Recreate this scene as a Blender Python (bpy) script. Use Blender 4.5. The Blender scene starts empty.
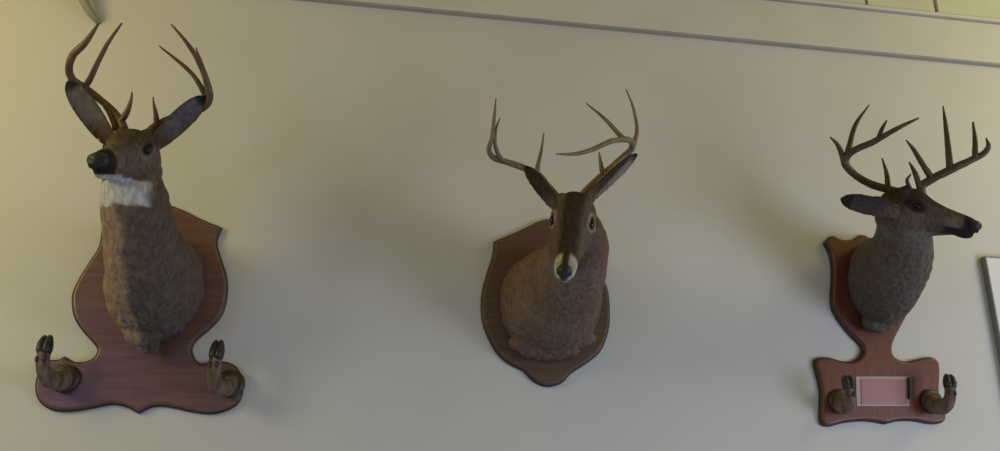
import bpy, bmesh, math, random
import numpy as np
from mathutils import Vector, Matrix, noise
C = bpy.context.scene.collection
S = bpy.context.scene

# ------------------------------------------------------------------ camera
PITCH, YAW, F_PX, DIST, EYE = math.radians(19), math.radians(10), 900.0, 2.9, 1.5
cam = bpy.data.cameras.new('camera'); cam.sensor_width = 36; cam.lens = F_PX / 1000 * 36
cam.clip_start = 0.05; cam.clip_end = 60
co = bpy.data.objects.new('camera', cam); C.objects.link(co); S.camera = co
co.location = (0, -DIST, EYE); co.rotation_euler = (math.pi/2 + PITCH, 0, -YAW)
# ------------------------------------------------------------------ light
S.view_settings.view_transform = 'Standard'; S.view_settings.look = 'None'
S.view_settings.gamma = 1; S.view_settings.use_curve_mapping = False
S.view_settings.exposure = 0.0
w = bpy.data.worlds.new('world'); S.world = w; w.use_nodes = True
w.node_tree.nodes['Background'].inputs[0].default_value = (1.0, 0.79, 0.21, 1)
w.node_tree.nodes['Background'].inputs[1].default_value = 0.265

def area(name, loc, target, size, power, col, spread=180):
    l = bpy.data.lights.new(name, 'AREA'); l.shape = 'RECTANGLE'; l.size, l.size_y = size
    l.energy = power; l.color = col; l.spread = math.radians(spread)
    o = bpy.data.objects.new(name, l); C.objects.link(o); o.location = loc
    o.rotation_euler = (Vector(target) - Vector(loc)).to_track_quat('-Z', 'Y').to_euler()
    return o
area('window_daylight', (4.2, -2.6, 1.2), (2.6, 0, 1.6), (1.6, 1.6), 62, (0.68, 0.74, 1.0))
area('low_blue_fill', (0.8, -2.0, 0.3), (0.8, 0, 1.2), (3.0, 0.6), 14, (0.16, 0.50, 1.0))  # blue fill added low in mid-room to fit the wall tones
area('side_window', (-2.6, -4.5, 2.2), (-.8, 0, 1.9), (1.0, 1.0), 17, (0.15, 0.26, 1.0))
area('warm_lamp', (-2.3, -1.4, 2.6), (-1.2, 0, 2.2), (0.7, 0.7), 14.5, (1.0, 0.90, 0.50))
area('warm_lamp_high', (-1.9, -1.0, 3.3), (-1.1, 0, 2.5), (0.7, 0.7), 3.8, (1.0, 0.80, 0.10))
area('ceiling_lamp', (3.6, -1.0, 3.4), (2.6, 0, 2.6), (0.8, 0.8), 10.5, (1.0, 0.92, 0.37))

# ------------------------------------------------------------------ helpers
FW = Vector((math.sin(YAW)*math.cos(PITCH), math.cos(YAW)*math.cos(PITCH), math.sin(PITCH)))
RT = Vector((math.cos(YAW), -math.sin(YAW), 0)); UP = RT.cross(FW)
CAM = Vector((0, -DIST, EYE))
def at(px, py, out=0.0):
    """the point that stands `out` metres in front of the wall along one sight line"""
    d = FW*F_PX + RT*(px-500) - UP*(py-225.5)
    return CAM + d*((DIST-out)/d.y)
def view_dir(P, a, b, c):
    """a right, b up, c towards the viewer, as seen from the middle of the room"""
    T = (CAM-P).normalized(); R = (RT - T*RT.dot(T)).normalized(); U = T.cross(R)
    return (R*a + U*b + T*c).normalized()

def mat(name, col, rough=0.6, noise_scale=None, col2=None, bump=0, stretch=(1, 1, 1), spec=0.5, attr=None, detail=6, bdist=0.004):
    m = bpy.data.materials.new(name); m.use_nodes = True; nt = m.node_tree; N = nt.nodes; L = nt.links
    b = N['Principled BSDF']; b.inputs['Roughness'].default_value = rough
    b.inputs['Specular IOR Level'].default_value = spec
    b.inputs['Base Color'].default_value = (*col, 1)
    src = None
    if attr:
        a = N.new('ShaderNodeAttribute'); a.attribute_name = attr; src = a.outputs['Color']
    if noise_scale:
        tc = N.new('ShaderNodeTexCoord'); mp = N.new('ShaderNodeMapping'); mp.inputs['Scale'].default_value = stretch
        nz = N.new('ShaderNodeTexNoise'); nz.inputs['Scale'].default_value = noise_scale; nz.inputs['Detail'].default_value = detail
        L.new(tc.outputs['Object'], mp.inputs[0]); L.new(mp.outputs[0], nz.inputs['Vector'])
        if col2 is not None:
            r = N.new('ShaderNodeValToRGB'); r.color_ramp.elements[0].position = .35; r.color_ramp.elements[1].position = .65
            r.color_ramp.elements[0].color = (*col, 1); r.color_ramp.elements[1].color = (*col2, 1)
            L.new(nz.outputs[0], r.inputs[0])
            if src is not None:
                x = N.new('ShaderNodeMix'); x.data_type = 'RGBA'; x.blend_type = 'MULTIPLY'; x.inputs[0].default_value = 1
                L.new(src, x.inputs[6]); L.new(r.outputs[0], x.inputs[7]); src = x.outputs[2]
            else: src = r.outputs[0]
        if bump:
            bp = N.new('ShaderNodeBump'); bp.inputs['Strength'].default_value = bump; bp.inputs['Distance'].default_value = bdist
            L.new(nz.outputs[0], bp.inputs['Height']); L.new(bp.outputs[0], b.inputs['Normal'])
    if src is not None: L.new(src, b.inputs['Base Color'])
    return m

M = {}
M['wall'] = mat('cream_wall_paint', (.62, .605, .56), .75, 2.2, (.65, .635, .59), .25, detail=9, bdist=.01, spec=.25)
M['trim'] = mat('cream_trim_paint', (.62, .605, .55), .6, 3, (.66, .645, .59), spec=.3)
M['shade_strip'] = mat('grey_shade_strip', (.36, .34, .29), .7, 6, (.40, .38, .33), spec=.2)  # dark paint standing in for the soft shadow under header and ledge
M['gap'] = mat('dark_joint', (.13, .11, .06), .9)
M['panel'] = mat('yellowish_panel', (.62, .62, .44), .6, 4, (.70, .69, .50), spec=.3)
M['floor'] = mat('brown_floor', (.22, .18, .14), .6, 5, (.27, .22, .17))
M['ceiling'] = mat('ceiling_paint', (.66, .64, .55), .8, 5, (.69, .67, .58))
M['pipe'] = mat('pale_green_grey_paint', (.26, .27, .20), .6, 8, (.30, .31, .24))
M['wood1'] = mat('walnut_stain', (.125, .062, .055), .34, 9, (.175, .088, .076), .15, (1, 1, 9), bdist=.001)
M['wood2'] = mat('dark_oak_stain', (.095, .050, .036), .42, 9, (.130, .070, .050), .15, (1, 1, 9), bdist=.001)
M['wood3'] = mat('cherry_stain', (.125, .036, .022), .38, 9, (.165, .050, .031), .15, (9, 1, 1), bdist=.001)
M['edge'] = mat('dark_stained_edge', (.030, .017, .013), .45, 20, (.044, .025, .019))
M['fur'] = mat('deer_hair', (.70, .70, .70), .85, 95, (1.15, 1.15, 1.15), .6, (1, 1, .35), spec=.12, attr='hair_colour', bdist=.004)
M['antler'] = mat('antler_bone', (.085, .046, .020), .45, 30, (.16, .095, .045), .3, (1, 1, .4), bdist=.002)
M['antler_pale'] = mat('pale_antler_bone', (.15, .10, .050), .45, 30, (.24, .17, .09), .3, (1, 1, .4), bdist=.002)
M['antler_dark'] = mat('dark_antler_bone', (.045, .028, .014), .45, 30, (.085, .055, .028), .3, (1, 1, .4), bdist=.002)
M['black'] = mat('wet_black_nose', (.010, .009, .010), .5, 60, (.02, .018, .018), .2)
M['hoof'] = mat('black_hoof_horn', (.014, .016, .018), .4, 40, (.025, .025, .028), .2)
M['glass_eye'] = mat('glass_eye', (.008, .006, .005), .12, spec=.3)
M['eye_lid'] = mat('dark_eyelid_skin', (.02, .016, .014), .6)
M['plate'] = mat('pink_copper_plate', (.34, .15, .16), .32, 6, (.42, .22, .22), spec=.6)
M['plate_edge'] = mat('pale_plate_edge', (.42, .34, .34), .4)
M['frame'] = mat('shade_grey_frame', (.20, .21, .19), .5, 6, (.24, .25, .22))  # whitish sides seen in shade; that shade is put into the grey
M['sheet'] = mat('white_sheet', (.74, .75, .76), .5, 3, (.78, .79, .80))

def link(name, me, m, parent=None, smooth=True):
    o = bpy.data.objects.new(name, me); C.objects.link(o)
    if m is not None: me.materials.clear(); me.materials.append(m)
    if smooth: me.polygons.foreach_set('use_smooth', [True]*len(me.polygons))
    if parent:
        o.parent = parent; o.matrix_parent_inverse = Matrix.Translation(-parent.location)
    return o
def bm_obj(name, bm, m, parent=None, smooth=True):
    bmesh.ops.recalc_face_normals(bm, faces=bm.faces)
    me = bpy.data.meshes.new(name); bm.to_mesh(me); bm.free(); return link(name, me, m, parent, smooth)
def box(bm, lo, hi):
    vs = [bm.verts.new((x, y, z)) for x in (lo[0], hi[0]) for y in (lo[1], hi[1]) for z in (lo[2], hi[2])]
    for f in ((0,1,3,2), (4,6,7,5), (0,4,5,1), (2,3,7,6), (0,2,6,4), (1,5,7,3)): bm.faces.new([vs[i] for i in f])
def struct(name, bm, m):
    o = bm_obj(name, bm, m, None, False); o['kind'] = 'structure'; return o
def catmull(P, n):
    """P: list of tuples (same length); n samples per span"""
    P = [np.array(p, float) for p in P]; out = []
    for i in range(len(P)-1):
        p0 = P[i-1] if i else 2*P[0]-P[1]; p1, p2 = P[i], P[i+1]
        p3 = P[i+2] if i+2 < len(P) else 2*P[-1]-P[-2]
        for k in range(n):
            t = k/n
            out.append(.5*(2*p1 + (p2-p0)*t + (2*p0-5*p1+4*p2-p3)*t*t + (3*p1-p0-3*p2+p3)*t**3))
    out.append(P[-1]); return out

def rings_to_bm(bm, rings, cap=True, closed=True):
    R = [[bm.verts.new(p) for p in r] for r in rings]; n = len(R[0])
    for a, b in zip(R, R[1:]):
        for i in range(n):
            j = (i+1) % n; bm.faces.new((a[i], a[j], b[j], b[i]))
    if cap:
        bm.faces.new(R[0]); bm.faces.new(R[-1][::-1])

def tube(bm, P, n=8, seg=6, bumpy=0.0, flat=1.0):
    """P: (x,y,z,r) points"""
    Q = catmull(P, seg); pts = [Vector(q[:3]) for q in Q]; rings = []
    ref = Vector((.13, .95, .21)).normalized()
    for i, p in enumerate(pts):
        t = (pts[min(i+1, len(pts)-1)] - pts[max(i-1, 0)]).normalized()
        u = (ref - t*ref.dot(t)).normalized(); v = t.cross(u); ref = u
        r = max(Q[i][3], .0008)
        ring = []
        for k in range(n):
            a = 2*math.pi*k/n
            rr = r*(1 + bumpy*(noise.noise(Vector((p.x*60+k*1.7, p.y*60, p.z*60)))))
            ring.append(p + u*math.cos(a)*rr + v*math.sin(a)*rr*flat)
        rings.append(ring)
    rings_to_bm(bm, rings)

def ellipse_loft(bm, P, side_hint, n=40, seg=6, power=2.0):
    """P: (x,y,z,a,b) a half width along side_hint, b the other way"""
    Q = catmull(P, seg); pts = [Vector(q[:3]) for q in Q]; rings = []
    for i, p in enumerate(pts):
        t = (pts[min(i+1, len(pts)-1)] - pts[max(i-1, 0)]).normalized()
        s = (side_hint - t*side_hint.dot(t)).normalized(); v = t.cross(s)
        ring = []
        for k in range(n):
            an = 2*math.pi*k/n; c, sn = math.cos(an), math.sin(an)
            ring.append(p + s*Q[i][3]*math.copysign(abs(c)**(2/power), c) + v*Q[i][4]*math.copysign(abs(sn)**(2/power), sn))
        rings.append(ring)
    rings_to_bm(bm, rings)

# ------------------------------------------------------------------ room shell
Z1, Z2, ZT = 3.337, 3.527, 4.25
bm = bmesh.new(); box(bm, (-4, 0, 0), (6, .12, ZT)); struct('wall_back', bm, M['wall'])
bm = bmesh.new(); box(bm, (-4, -6, -.1), (6, .12, 0)); struct('floor', bm, M['floor'])
# header board over the wall, with its small moulding and the boarding above
bm = bmesh.new(); box(bm, (-.55, -.024, Z1), (6, 0, Z2)); o = struct('trim_1', bm, M['trim'])
mo = o.modifiers.new('bevel', 'BEVEL'); mo.width = .005; mo.segments = 2
bm = bmesh.new(); box(bm, (-.55, -.022, Z1-.007), (6, 0, Z1)); struct('trim_8', bm, M['shade_strip'])  # strip coloured as the header's shadow line
bm = bmesh.new(); box(bm, (.8, -.034, Z2-.006), (6, 0, Z2)); struct('trim_9', bm, M['shade_strip'])  # same painted shadow line below the ledge
bm = bmesh.new(); box(bm, (.8, -.040, Z2), (6, 0, Z2+.016)); o = struct('trim_2', bm, M['trim'])
mo = o.modifiers.new('bevel', 'BEVEL'); mo.width = .006; mo.segments = 2
xa, xb = at(867, 6, .03).x, at(936, 6, .03).x
for i, (a, b, m) in enumerate(((.8, xa-.006, 'trim'), (xa+.008, xb-.009, 'panel'), (xb+.009, 6, 'panel'))):
    bm = bmesh.new(); box(bm, (a, -.03, Z2+.016), (b, 0, ZT)); struct('trim_%d' % (3+i), bm, M[m])
for i, x in enumerate((xa, xb)):
    bm = bmesh.new(); box(bm, (x-.010, -.012, Z2+.016), (x+.010, 0, ZT)); struct('trim_%d' % (6+i), bm, M['gap'])

# ------------------------------------------------------------------ mount parts
def empty(name, loc):
    o = bpy.data.objects.new(name, None); C.objects.link(o); o.location = loc; o.empty_display_size = .1; return o

def plaque(outline, m, parent, thick=.024, inset=.010):
    """outline: (px, py) points round the board, corner points flagged with a third value"""
    n = len(outline); P = []
    segs = []; start = next((i for i, p in enumerate(outline) if len(p) > 2), 0)
    ol = outline[start:] + outline[:start] + [outline[start]]
    cur = [ol[0][:2]]
    for p in ol[1:]:
        cur.append(p[:2])
        if len(p) > 2: segs.append(cur); cur = [p[:2]]
    pts = []
    for s in segs: pts += [tuple(q) for q in catmull(s, 4)][:-1]
    W = [at(q[0], q[1], thick*.8) for q in pts]; W = [(p.x, p.z) for p in W]
    area2 = sum(W[i][0]*W[(i+1) % len(W)][1] - W[(i+1) % len(W)][0]*W[i][1] for i in range(len(W)))
    if area2 < 0: W.reverse()
    k = len(W)
    def off(d):
        out = []
        for i in range(k):
            a, b, c = W[i-1], W[i], W[(i+1) % k]
            t = Vector((c[0]-a[0], c[1]-a[1])).normalized(); out.append((b[0] - t.y*d, b[1] + t.x*d))
        return out
    bm = bmesh.new(); rings = []
    for d, y in ((0, 0), (0, -thick*.45), (.0012, -thick*.55), (.0035, -thick*.62), (inset*.55, -thick*.70), (inset*.8, -thick*.86), (inset, -thick*.97), (inset*1.25, -thick)):
        rings.append([(x, y, z) for x, z in off(d)])
    rings_to_bm(bm, rings)
    o = bm_obj('plaque', bm, m, parent, False)
    o.data.materials.append(M['edge'])
    for f in o.data.polygons:
        if len(f.vertices) == 4 and f.center.y > -thick*.66: f.material_index = 1
    return o

def head_rings(s=1.0, wide=1.0):
    """stations along the head: x forward, ztop, zbottom, half width, power"""
    A = [(-.116, .022, -.060, .038), (-.098, .048, -.086, .054), (-.065, .066, -.100, .066), (-.02, .072, -.098, .067),
         (.015, .065, -.092, .062), (.05, .045, -.082, .050), (.09, .030, -.070, .040), (.125, .021, -.060, .0335),
         (.155, .015, -.054, .0315), (.180, .008, -.049, .029), (.196, -.002, -.042, .023), (.204, -.014, -.034, .013)]
    out = []
    for x, zt, zb, hw in catmull(A, 4):
        c, h = (zt+zb)/2, (zt-zb)/2; ring = []
        for k in range(36):
            an = 2*math.pi*k/36; cs, sn = math.cos(an), math.sin(an)
            y = hw*wide*math.copysign(abs(cs)**.92, cs); z = c + h*math.copysign(abs(sn)**.92, sn)
            y *= 1 - .10*max(0, -sn) - .12*max(0, sn)*(1 if x > .02 else .3)   # narrower jaw and nose bridge
            ring.append((x*s, y*s, z*s))
        out.append(ring)
    return out

def ear_shell(bm, base, tip, normal, width, bend=0.2):
    """a cupped leaf from base to tip that opens towards normal"""
    d = tip-base; L = d.length; d.normalize(); nrm = (normal - d*normal.dot(d)).normalized(); sd = d.cross(nrm)
    NT, NS = 16, 10
    def surf(t, s, o):
        wt = width*(.45*(1-t)**1.5 + 1.3*t**.75*(1-t**3.6)**.55*(1-.25*t)) if t < 1 else 0
        wt = max(wt, .003)
        cup = 1.25 - .55*t
        a = s*cup
        return base + d*(L*t) + sd*(wt*math.sin(a)/max(math.sin(cup), .5)) + nrm*(-wt*.75*(math.cos(a)-math.cos(cup)) + o + bend*L*t*t*.35)
    fr = [[surf(i/NT, -1+2*j/NS, .0045) for j in range(NS+1)] for i in range(NT+1)]
    bk = [[surf(i/NT, -1+2*j/NS, -.0045) for j in range(NS+1)] for i in range(NT+1)]
    rings = [f + b[::-1] for f, b in zip(fr, bk)]
    rings_to_bm(bm, rings)

def lerp(a, b, t): return tuple(x+(y-x)*t for x, y in zip(a, b))
def sstep(a, b, x): t = min(1, max(0, (x-a)/(b-a))); return t*t*(3-2*t)

def deer(parent, hpos, fwd, upv, neck, side, ears, cols, scale=1.0, antlers=(), antler_mat='antler', throat=None, seed=1, tuft=None, slim=1.0, ear_w=.034, pad=(.0235, .018), eye_r=.0125, folds=0, antler_r=1.0):
    X = fwd.normalized(); Yv = upv.cross(X).normalized(); Zv = X.cross(Yv)
    H = Matrix(((X.x, Yv.x, Zv.x, hpos.x), (X.y, Yv.y, Zv.y, hpos.y), (X.z, Yv.z, Zv.z, hpos.z), (0, 0, 0, 1)))
    Hi = H.inverted()
    bm = bmesh.new()
    rings_to_bm(bm, [[H @ Vector(p) for p in r] for r in head_rings(scale, slim)])
    ellipse_loft(bm, neck, side)
    # brow ridges, cheeks, antler stumps
    def blob(c, r, sc=(1, 1, 1)):
        bmesh.ops.create_uvsphere(bm, u_segments=16, v_segments=10, radius=r, matrix=H @ Matrix.Translation(Vector(c)*scale) @ Matrix.Diagonal((*sc, 1)))
    for s in (-1, 1):
        blob((-.006, s*.046*slim, .029), .020, (1.8, .7, .7))
        blob((-.05, s*.046*slim, -.045), .036, (1.3, .8, 1.1))
        blob((.175, s*.018, -.010), .015, (1.2, .8, .9))
        blob((-.042, s*.034, .056), .018, (1, 1, 1.1))
    blob((.16, 0, -.050), .020, (1.5, .95, .6))
    if tuft:
        for (c, r) in tuft: bmesh.ops.create_uvsphere(bm, u_segments=16, v_segments=10, radius=1, matrix=Matrix.Translation(c) @ Matrix.Diagonal((*r, 1)))
    eb = []
    for (b, t, nm) in ears:
        ear_shell(bm, b, t, nm, ear_w*scale, .1); eb.append((b, t, nm))
    bmesh.ops.recalc_face_normals(bm, faces=bm.faces)
    me = bpy.data.meshes.new('raw'); bm.to_mesh(me); bm.free()
    tmp = bpy.data.objects.new('raw', me); C.objects.link(tmp)
    r = tmp.modifiers.new('r', 'REMESH'); r.mode = 'VOXEL'; r.voxel_size = .0032
    s_ = tmp.modifiers.new('s', 'SMOOTH'); s_.factor = .5; s_.iterations = 5
    dg = bpy.context.evaluated_depsgraph_get(); ev = tmp.evaluated_get(dg)
    me2 = bpy.data.meshes.new_from_object(ev); bpy.data.objects.remove(tmp)
    # eye sockets and the mouth line are pressed in; hair makes the surface uneven
    bmz = bmesh.new(); bmz.from_mesh(me2); bmz.normal_update()
    colors = []
    hips = [(hpos - X*.0)]
    for v in bmz.verts:
        p = v.co; q = (Hi @ p)/scale; d = 0
        inear = 0; inner = 0; et = 0
        for (b, t, nm) in eb:
            dd = t-b; L = dd.length; dn = dd/L; tt = (p-b).dot(dn)/L
            rad = (p-b-dn*tt*L).length
            if .12 < tt < 1.1 and rad < ear_w*1.5*scale and (q - Vector((-.05, 0, 0))).length > .075:
                inear = .01 + rad/(ear_w*scale); et = tt
                n2 = (nm - dn*nm.dot(dn)).normalized()
                if v.normal.dot(n2) > .15: inner = 1
        head = 1 if (-.13 < q.x < .25 and abs(q.y) < .09 and -.13 < q.z < .12 and not inear) else 0
        if head:
            e = (Vector((q.x, abs(q.y), q.z)) - Vector((.008, .058*slim, .020))).length
            d -= .007*math.exp(-(e/.013)**2)
            if .085 < q.x < .20: d -= .0045*math.exp(-((q.z + .040 - (.20-q.x)*.02)/.0045)**2) * sstep(.085, .11, q.x)
            ns = (Vector((q.x, abs(q.y), q.z)) - Vector((.196, .015, -.012))).length
            d -= .005*math.exp(-(ns/.007)**2)
        elif not inear:
            if folds:
                fo = sstep(folds, folds-.12, p.z)
                d += fo*.014*(abs(noise.noise(Vector((p.x*30+p.z*8, p.y*10, p.z*12-p.x*8+seed))))-.25)
            d += .006*noise.noise(Vector((p.x*16+seed, p.y*16, p.z*9))) + .0035*noise.noise(Vector((p.x*60, p.y*60+seed, p.z*26)))
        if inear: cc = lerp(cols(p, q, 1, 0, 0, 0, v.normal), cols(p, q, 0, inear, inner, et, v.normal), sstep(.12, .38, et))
        else:
            hb = head*sstep(-.13, -.085, q.x)*sstep(-.125, -.070, q.z + .02*sstep(.05, .12, q.x))
            cc = lerp(cols(p, q, 0, 0, 0, 0, v.normal), cols(p, q, 1, 0, 0, 0, v.normal), hb) if hb > 0 else cols(p, q, 0, 0, 0, 0, v.normal)
        colors.append((cc, d))
    for v, (c, d) in zip(bmz.verts, colors): v.co += v.normal*d
    bmz.to_mesh(me2); bmz.free()
    ca = me2.color_attributes.new('hair_colour', 'FLOAT_COLOR', 'POINT')
    ca.data.foreach_set('color', np.array([(*c, 1) for c, d in colors], dtype=np.float32).ravel())
    me2.name = 'deer_head_and_neck'
    body = link('deer_head_and_neck', me2, M['fur'], parent)
    # nose pad
    bm = bmesh.new()
    bmesh.ops.create_uvsphere(bm, u_segments=24, v_segments=16, radius=1, matrix=H @ Matrix.Translation(Vector((.190, 0, -.014))*scale) @ Matrix.Diagonal((.020*scale, pad[0]*scale, pad[1]*scale, 1)))
    for v in bm.verts:
        q = (Hi @ v.co)/scale
        for s in (-1, 1):
            e = (q - Vector((.205, s*.012, -.014))).length
            v.co -= X*.007*math.exp(-(e/.006)**2)
    bm_obj('nose', bm, M['black'], body)
    for s in (-1, 1):
        bm = bmesh.new()
        bmesh.ops.create_uvsphere(bm, u_segments=20, v_segments=12, radius=eye_r*scale, matrix=H @ Matrix.Translation(Vector((.008, s*.0500*slim, .020))*scale) @ Matrix.Rotation(.35, 4, 'Y') @ Matrix.Diagonal((1.25, 1, .80, 1)))
        e = bm_obj('eye', bm, M['glass_eye'], body)
    for spec in antlers:
        bm = bmesh.new()
        for br in spec:
            P = []
            for i, (px, py, out, r) in enumerate(br):
                p = at(px, py, out) if px is not None else None
                P.append((p.x, p.y, p.z, r*antler_r))
            tube(bm, P, 10, 6, .10)
        a = bm_obj('antler', bm, M[antler_mat], body)
    return body, H

def to_px(p):
    d = p-CAM; z = d.dot(FW); return 500 + F_PX*d.dot(RT)/z, 225.5 - F_PX*d.dot(UP)/z

def hoof_hook(parent, pts, radii, tip, side, col=(.20, .12, .075)):
    """a deer's foot used as a peg: out of the board, bent upward, black hoof on top"""
    bm = bmesh.new(); P = []
    for (px, py, out), r in zip(pts, radii): p = at(px, py, out); P.append((p.x, p.y, p.z, r))
    tube(bm, P, 16, 8, .12, .9)
    leg = bm_obj('hoof_peg', bm, M['leg'], parent)
    c = at(*pts[0]); bm = bmesh.new()
    rings_to_bm(bm, [[Vector((c.x + math.cos(x)*r, -y, c.z + math.sin(x)*r)) for x in [2*math.pi*k/28 for k in range(28)]] for r, y in ((.043, .022), (.043, .032), (.038, .038), (.028, .040))])
    bm_obj('peg_collar', bm, M['collar'], leg)
    a = Vector(P[-1][:3]); b = at(*tip); up = (b-a).normalized(); sd = (side - up*side.dot(up)).normalized()
    r0 = radii[-1]
    bm = bmesh.new()
    fr = up.cross(sd)
    for s in (-1, 1):
        c0 = a - up*.006 + sd*s*r0*.38; L = (b-a).length
        rings = []
        for k, (t, w_) in enumerate(((0, .8), (.2, 1.0), (.45, .98), (.7, .80), (.9, .56), (1.0, .22))):
            cc = c0 + up*L*t*1.1 + sd*s*(.002*math.sin(t*3)) + fr*(.012*t*t)
            rings.append([cc + sd*math.cos(x)*r0*.72*w_ + fr*math.sin(x)*r0*1.1*w_ for x in [2*math.pi*q/14 for q in range(14)]])
        rings_to_bm(bm, rings)
    bm_obj('hoof', bm, M['hoof'], leg)
    bm = bmesh.new()
    mid = a - up*.022
    for s in (-1, 1):
        bmesh.ops.create_uvsphere(bm, u_segments=10, v_segments=8, radius=1, matrix=Matrix.Translation(mid + sd*s*r0*.55 + fr*(-r0*.85)) @ Matrix.Diagonal((.006, .006, .010, 1)))
    bm_obj('dewclaws', bm, M['hoof'], leg)
    return leg
M['collar'] = mat('dark_peg_collar', (.030, .018, .014), .4, 30, (.045, .028, .02))
M['leg'] = mat('tan_leg_hair', (.10, .070, .050), .85, 60, (.22, .150, .110), .6, (1, 1, .3), spec=.1)

# ------------------------------------------------------------------ left mount: tall, gun-rack plaque
m1 = empty('deer_head_mount', at(148, 300, 0))
m1['label'] = 'deer shoulder mount with a white throat band and muzzle raised, on a hoof peg plaque'
m1['category'] = 'deer mount'
K = 1
plaque([(222, 227, K), (217, 241), (221, 257), (227, 277), (227, 296), (222, 314), (210, 328), (198, 338), (192, 347), (194, 357), (201, 363), (212, 361),
        (224, 361), (236, 366), (243, 380), (242, 395), (236, 405), (222, 412), (207, 414), (189, 411.5), (168, 407), (152, 407), (138, 413.5, K), (126, 407), (111, 404.6),
        (90, 408.5), (69, 411.5), (51, 410), (39, 402), (34.5, 391), (36, 376), (46, 361), (58, 359), (64, 356), (73, 361), (84, 361), (93, 357), (96.5, 349), (92, 342), (82, 331),
        (73, 316), (71, 296), (77, 280), (88, 262), (98, 246), (101, 230, K), (125, 214), (145, 202), (160, 202), (180, 208), (200, 218)], M['wood1'], m1)
hp = at(128, 155, .43)
F1 = view_dir(hp, -.36, .00, .93); U1 = view_dir(hp, .03, .97, .10)
def c1(p, q, head, inear, inner, et, n):
    base = lerp((.135, .095, .068), (.085, .062, .048), sstep(.60, .45, abs(p.x+.70)))
    px, py = to_px(p)
    c = (.120, .088, .066)
    # grey brown flank against a paler brown breast strip on the left
    b = sstep(-.012, .012, p.x - strip_1(p.z) + .015*noise.noise(p*25))
    c = lerp((.27, .190, .145), (.118, .090, .076), b)
    if inear:
        c = lerp((.13, .118, .125), (.10, .072, .055), sstep(.45, .85, inear)) if inner else (.10, .075, .058)
        c = lerp(c, (.028, .022, .02), sstep(.80, .92, et))
        if inner: c = lerp(c, (.06, .05, .045), .6*max(0, noise.noise(p*70)))
        return c
    if head:
        c = (.130, .100, .084)
        c = lerp(c, (.085, .058, .038), sstep(.01, .05, q.z)*sstep(.09, .05, q.x))
        if q.x > .10: c = lerp(c, (.16, .13, .11), sstep(.10, .14, q.x))
        c = lerp(c, (.025, .021, .021), sstep(.135, .16, q.x))
        if q.x > .10: c = lerp(c, (.02, .018, .018), sstep(-.030, -.037, q.z)*sstep(.12, .15, q.x))
        if q.x > .10: c = lerp(c, (.40, .38, .38), sstep(-.046, -.052, q.z))
        e = (Vector((.008+(q.x-.008)*.6, abs(q.y), q.z+.3*(q.x-.008))) - Vector((.008, .056, .020))).length
        c = lerp(c, (.17, .145, .14), .7*sstep(.030, .022, e)*sstep(.022, .014, q.z+.3*(q.x-.008)))
        c = lerp(c, (.030, .022, .018), sstep(.019, .013, e))
    # white throat band
    th = throat_1; z = (p-th[0]).dot(th[1]); wob = .010*noise.noise(p*30)
    if not (head and q.z > -.055):
        k = sstep(-.038, -.026, z+wob)*sstep(.040, .028, z+wob)*sstep(-.30, .25, n.dot(th[2]))
        k *= sstep(156, 143, to_px(p)[0] + 200*wob)
        c = lerp(c, (.50, .51, .55), k)
    return c
tc = at(125, 198, .40)
sa, sb = at(121, 225, .42), at(133, 335, .26)
strip_1 = lambda z: sb.x + (sa.x-sb.x)*(z-sb.z)/(sa.z-sb.z)
throat_1 = (tc, Vector((0, -.10, 1)).normalized(), view_dir(tc, -.45, 0, .9))
nk = []
for px, py, out, a, b in ((156, 287, .01, .133, .162), (156, 286, .07, .140, .172), (153, 279, .16, .134, .166), (148, 262, .25, .115, .140), (142, 238, .32, .102, .110), (136, 212, .37, .094, .090), (133, 188, .39, .085, .080), (133, 165, .39, .066, .066)):
    p = at(px, py, out); nk.append((p.x, p.y, p.z, a, b))
b0 = lambda x, y, z: hp + F1*x + U1.cross(F1).normalized()*y + U1*z
e1a, e1b = at(109, 141, .41), at(68, 82, .42)
e2a, e2b = at(154, 146, .41), at(205, 96, .41)
body1, H1 = deer(m1, hp, F1, U1, nk, Vector((1, 0, 0)),
    [(e1a, e1b, view_dir(e1a, .10, -.1, .97)), (e2a, e2b, view_dir(e2a, .1, -.35, .93))], c1, 1.04, ear_w=.039, pad=(.027, .021), folds=2.25, eye_r=.0145,
    antlers=[
      [[(126, 134, .40, .013), (121, 122, .39, .0125), (112, 110, .38, .011), (98, 98, .38, .011), (84, 87, .39, .011), (73, 80, .42, .011), (69, 69, .45, .0105), (73, 55, .48, .0105), (85, 43, .51, .009), (99, 23, .54, .003)],
       [(84, 88, .39, .009), (90, 79, .41, .009), (98, 62, .43, .0075), (108, 43, .45, .006), (122, 23, .47, .0025)],
       [(120, 123, .39, .010), (127, 112, .41, .0085), (131, 100, .43, .005), (132, 92, .44, .002)],
       [(104, 103, .38, .008), (112, 118, .385, .008), (116, 130, .39, .009)]],
      [[(148, 134, .40, .013), (156, 126, .39, .0125), (170, 119, .38, .0115), (186, 113, .37, .0105), (203, 108, .39, .0105), (210, 98, .42, .010), (207, 82, .45, .0095), (199, 62, .48, .0085), (187, 43, .51, .006), (171, 24, .53, .0022)],
       [(208, 103, .40, .008), (203, 91, .42, .008), (193, 75, .45, .0065), (178, 61, .47, .005), (159, 46, .49, .0022)],
       [(208, 96, .42, .007), (206, 84, .435, .007), (203, 68, .43, .006), (196, 48, .43, .0022)],
       [(157, 126, .39, .010), (156, 115, .41, .007), (154, 105, .425, .004), (153, 97, .43, .002)]]],
    antler_mat='antler', seed=3,
    tuft=[(at(144, 326, .13), (.060, .045, .060)), (at(147, 337, .09), (.040, .035, .050))])
hoof_hook(m1, [(66, 379, .02), (58, 381, .07), (48, 378, .115), (43, 366, .135), (44, 352, .14)], (.031, .029, .024, .0205, .0185), (46, 334, .14), RT)
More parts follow.
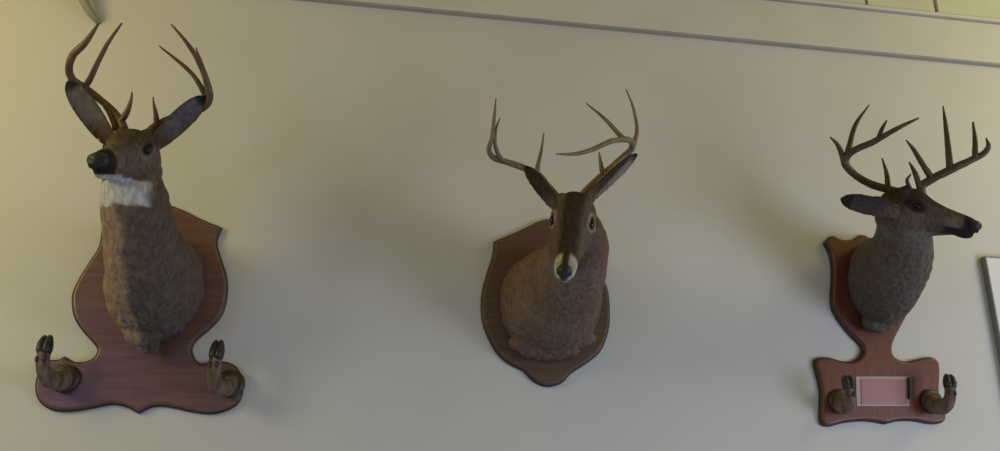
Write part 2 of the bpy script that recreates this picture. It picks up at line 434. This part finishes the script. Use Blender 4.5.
hoof_hook(m1, [(231, 384, .02), (224, 388, .07), (216, 386, .115), (214, 374, .135), (216, 358, .14)], (.031, .029, .024, .0205, .0185), (218, 339, .14), RT)

# ------------------------------------------------------------------ middle mount: shield plaque
m2 = empty('deer_head_mount', at(550, 310, 0))
m2['label'] = 'deer head facing forward with muzzle lowered, filling a rounded shield plaque without hoof pegs'
m2['category'] = 'deer mount'
plaque([(494, 241, K), (493, 254), (487, 273), (482, 293), (481.5, 310), (484.6, 328), (496.6, 352), (510, 364), (523, 370.5), (534, 381), (547, 386.5), (562, 383), (572, 373),
        (584.5, 365), (600.5, 352), (608.5, 333), (610.6, 314.6), (609, 291), (603, 274), (600, 258), (602, 245, K), (580, 228), (550, 218), (520, 230)], M['wood2'], m2)
hp = at(572, 225.5, .45)
F2 = view_dir(hp, -.10, -.57, .82); U2 = view_dir(hp, .04, .75, .66)
def c2(p, q, head, inear, inner, et, n):
    c = lerp((.155, .098, .072), (.195, .132, .105), .5+.9*noise.noise(p*9))
    if inear:
        c = (.050, .036, .029)
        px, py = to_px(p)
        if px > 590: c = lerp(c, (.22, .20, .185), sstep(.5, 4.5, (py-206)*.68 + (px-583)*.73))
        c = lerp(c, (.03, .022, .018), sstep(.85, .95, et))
        return c
    if head:
        c = (.130, .095, .072)
        if abs(q.y) < .034 and q.z > -.02: c = lerp(c, (.055, .036, .026), sstep(.036, .018, abs(q.y)))
        e = (Vector((q.x, abs(q.y), q.z)) - Vector((.008, .056, .020))).length
        c = lerp(c, (.25, .21, .19), sstep(.032, .024, e)); c = lerp(c, (.03, .022, .02), sstep(.021, .017, e))
        c = lerp(c, (.46, .43, .39), sstep(.140, .158, q.x)*sstep(.006, .013, abs(q.y)))
        if -.075 < q.z < -.045 and q.x > .10 and abs(q.y) < .04: c = (.34, .31, .28)
    return c
nk = []
for px, py, out, a, b in ((549, 304, .01, .165, .175), (550, 303, .06, .165, .180), (556, 296, .14, .150, .165), (566, 280, .24, .122, .140), (576, 258, .33, .098, .112), (580, 238, .38, .080, .090), (577, 224, .42, .066, .075)):
    p = at(px, py, out); nk.append((p.x, p.y, p.z, a, b))
e1a, e1b = at(558, 210, .46), at(526, 165, .45)
e2a, e2b = at(584, 205, .46), at(635, 153, .43)
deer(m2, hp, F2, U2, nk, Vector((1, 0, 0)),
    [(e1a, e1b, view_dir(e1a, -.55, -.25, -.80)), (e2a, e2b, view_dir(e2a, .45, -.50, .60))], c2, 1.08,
    antlers=[
      [[(560, 200, .42, .012), (549, 188, .40, .012), (538, 175, .38, .011), (524, 168, .37, .0105), (507, 162, .38, .0095), (494, 158, .40, .009), (489, 150, .43, .008), (492, 138, .46, .007), (494, 120, .48, .0055), (496, 98, .50, .002)],
       [(505, 162, .38, .008), (499, 156, .41, .0075), (495, 143, .44, .006), (496, 129, .46, .005), (500, 118, .47, .002)],
       [(537, 175, .38, .009), (538, 165, .39, .0075), (541, 152, .40, .005), (544, 133, .41, .002)]],
      [[(580, 198, .42, .012), (591, 186, .40, .012), (605, 173, .38, .011), (622, 158, .37, .0105), (632, 148, .39, .0105), (629, 140, .44, .010), (612, 141, .50, .0085), (591, 150, .54, .007), (574, 154, .57, .0055), (556, 154, .59, .002)],
       [(632, 148, .39, .009), (635, 140, .40, .0075), (637, 128, .41, .006), (633, 107, .42, .0045), (626, 89, .43, .002)],
       [(626, 141, .44, .008), (617, 132, .45, .0075), (605, 119, .46, .0055), (586, 103, .47, .002)],
       [(603, 175, .39, .009), (601, 165, .40, .007), (599, 152, .41, .002)]]],
    antler_mat='antler_pale', seed=11, slim=.97, ear_w=.031, folds=2.14, pad=(.0205, .022), eye_r=.0135,
    tuft=[(at(548, 350, .07), (.11, .045, .030)), (at(575, 338, .07), (.07, .045, .030)), (at(524, 343, .06), (.05, .04, .03))])

# ------------------------------------------------------------------ right mount: profile head on a gun-rack plaque
m3 = empty('deer_head_mount', at(877, 310, 0))
m3['label'] = 'deer head turned in profile on reddish plaque with a pink nameplate between hoof pegs'
m3['category'] = 'deer mount'
plaque([(825, 242, K), (833, 235), (843, 239), (853, 239), (863, 234), (874, 238), (890, 239), (905, 235), (916, 235), (924, 244), (922, 262), (918, 282), (913, 300), (906.5, 317), (898, 333), (893, 346),
        (895, 356), (906, 361), (917.5, 359), (931, 356.6), (938, 360), (940.5, 368), (940, 393), (943, 405), (947, 415), (944, 422), (933, 424), (915, 421), (900, 421), (886.5, 424, K), (875, 422), (862, 421), (844, 423),
        (829, 426.5), (821.5, 422), (821, 406), (821, 389), (817, 372), (815, 362), (819, 357.5), (830, 357), (844, 361), (855, 360), (862, 354), (862, 346), (850, 333), (836.6, 315), (832, 300), (833, 276.5), (831.6, 256.6)], M['wood3'], m3)
hp = at(914.5, 210, .40)
F3 = view_dir(hp, .97, -.20, .10); U3 = view_dir(hp, .19, .97, .10)
def c3(p, q, head, inear, inner, et, n):
    c = lerp((.100, .078, .064), (.125, .099, .083), .5+.5*noise.noise(p*9))
    tt = (p-throat_3[0]).dot(throat_3[1])
    c = lerp(c, (.17, .165, .155), .7*sstep(.035, .085, tt)*sstep(2.32, 2.46, p.z))
    if inear:
        c = (.055, .045, .040) if inner else (.040, .031, .026)
        if et > .8: c = (.022, .018, .016)
        return c
    if head:
        c = (.100, .072, .060)
        c = lerp(c, (.048, .034, .026), sstep(.01, .04, q.z))
        if q.z < -.06: c = lerp(c, (.13, .12, .11), .7)
        e = (Vector((q.x*.6, abs(q.y), q.z)) - Vector((.004, .056, .020))).length
        c = lerp(c, (.024, .018, .015), sstep(.030, .018, e))
        c = lerp(c, (.15, .13, .12), sstep(.09, .125, q.x)*sstep(.012, .024, abs(q.y))*sstep(.012, -.005, q.z))
        c = lerp(c, (.028, .022, .020), sstep(.085, .11, q.x)*sstep(-.062, -.052, q.z)*sstep(-.026, -.034, q.z))
        c = lerp(c, (.025, .022, .022), sstep(.145, .165, q.x))
    return c
throat_3 = (at(905, 250, .33), view_dir(at(905, 250, .33), .9, .1, .3))
nk = []
for px, py, out, a, b in ((877, 284, .01, .100, .160), (879, 283, .06, .108, .165), (886, 277, .14, .110, .148), (895, 265, .22, .106, .122), (901, 250, .29, .100, .098), (903, 236, .34, .090, .082), (903, 220, .38, .076, .072), (905, 208, .39, .060, .055)):
    p = at(px, py, out); nk.append((p.x, p.y, p.z, a, b))
e1a, e1b = at(899, 213, .44), at(840, 198, .42)
e2a, e2b = at(895, 206, .34), at(862, 205, .26)
deer(m3, hp, F3, U3, nk, Vector((1, 0, 0)),
    [(e1a, e1b, view_dir(e1a, -.1, -.30, .95)), (e2a, e2b, view_dir(e2a, .1, .2, -.8))], c3, .965,
    antlers=[
      [[(904, 196, .37, .013), (894, 191, .36, .0125), (873, 185, .34, .0115), (855, 175, .33, .011), (845, 162, .34, .0115), (853, 151, .37, .0105), (872, 142.5, .41, .0095), (889, 133, .45, .008), (904, 125, .48, .006), (919, 118, .50, .0025)],
       [(878, 139, .42, .007), (882, 129, .43, .006), (887, 120, .44, .002)],
       [(847, 157, .355, .010), (850, 143, .36, .008), (856, 124, .37, .0065), (869, 105, .38, .002)],
       [(845, 165, .34, .010), (841, 152, .35, .008), (837, 144, .36, .006), (830, 137, .37, .002)],
       [(888, 188, .355, .009), (886.5, 173, .37, .0065), (882, 158, .38, .002)]],
      [[(921, 196, .43, .013), (922, 186, .44, .0125), (932, 179, .46, .012), (950, 170, .49, .0115), (970, 160.5, .52, .010), (983, 154, .54, .0085), (988.5, 146, .56, .0065), (986, 138, .57, .002)],
       [(932, 179, .46, .010), (923, 165, .47, .008), (914, 150, .48, .006), (906, 140, .49, .002)],
       [(950, 170, .49, .0105), (948, 146, .50, .0085), (945.5, 124, .51, .006), (943, 106, .52, .002)],
       [(975, 158, .53, .0085), (975, 140, .54, .007), (973, 122, .55, .003)],
       [(920, 188, .44, .009), (915, 173, .45, .007), (909, 162, .46, .002)],
       [(912, 192, .43, .006), (907, 181, .44, .005), (911, 174, .45, .002)]]],
    antler_mat='antler_dark', seed=23, ear_w=.042, antler_r=1.14, eye_r=.0105, folds=2.10,
    tuft=[(at(878, 322, .06), (.062, .035, .040))])
hoof_hook(m3, [(839, 402, .02), (843, 406, .06), (849, 405, .10), (850, 396, .12), (849, 388, .125)], (.030, .028, .024, .020, .018), (848, 374, .125), RT)
hoof_hook(m3, [(930, 402, .02), (936, 406, .06), (945, 406, .10), (950, 397, .12), (950, 387, .125)], (.030, .028, .024, .020, .018), (950, 373, .125), RT)
# nameplate: a thin bright plate standing on a small block
def slab(bm, q, o0, o1):
    a = [at(x, y, o1) for x, y in q]; 
    b = [Vector((p.x, -o0, p.z)) for p in a]; a = [Vector((p.x, -o1, p.z)) for p in a]
    rings_to_bm(bm, [b, a])
bm = bmesh.new(); slab(bm, [(861, 379), (907.5, 379), (908, 404), (861.5, 404)], .0265, .029)
bm2 = bmesh.new(); slab(bm2, [(909.5, 377), (914, 377), (914.5, 398), (910, 399)], .0235, .040); bm_obj('dark_end_strip', bm2, M['collar'], m3, False)
bm3 = bmesh.new(); slab(bm3, [(856, 376.5), (909, 376.5), (909.5, 406), (857, 406)], .0235, .0265); bm_obj('plate_border', bm3, M['plate_edge'], m3, False)
np_ = bm_obj('nameplate', bm, M['plate'], m3, False); np_['label'] = 'shiny pink metal nameplate'
for ob in (np_,):
    mo = ob.modifiers.new('bevel', 'BEVEL'); mo.width = .0015; mo.segments = 2

# ------------------------------------------------------------------ framed sheet at the right border
fr = empty('picture_frame', at(992, 300, 0))
fr['label'] = 'white sheet in a thin frame coloured shade-grey hanging beside the profile deer'; fr['category'] = 'picture frame'
A = at(985, 256, .028); x0, z1 = A.x, A.z; x1, z0 = x0+.42, z1-.55
bm = bmesh.new()
for lo, hi in (((x0, z0), (x0+.005, z1)), ((x1-.005, z0), (x1, z1)), ((x0+.005, z1-.005), (x1-.005, z1)), ((x0+.005, z0), (x1-.005, z0+.005))):
    box(bm, (lo[0], -.028, lo[1]), (hi[0], 0, hi[1]))
bm_obj('frame_border', bm, M['frame'], fr, False)
bm = bmesh.new(); box(bm, (x0+.005, -.026, z0+.005), (x1-.005, -.002, z1-.005)); bm_obj('paper_sheet', bm, M['sheet'], fr, False)

# ------------------------------------------------------------------ pale pipe curling down over the left deer's antlers
bm = bmesh.new()
P = []
for px, py, out, r in ((70, -70, .04, .018), (74, -35, .04, .018), (80, -10, .04, .017), (86, 5, .035, .015), (94, 17, .02, .012), (100, 24, -.01, .010)):
    p = at(px, py, out); P.append((p.x, p.y, p.z, r))
tube(bm, P, 14, 8)
o = bm_obj('wall_pipe', bm, M['pipe'])
o['label'] = 'pale grey green pipe curving down the wall to the antler tips of the tallest mount'; o['category'] = 'pipe'
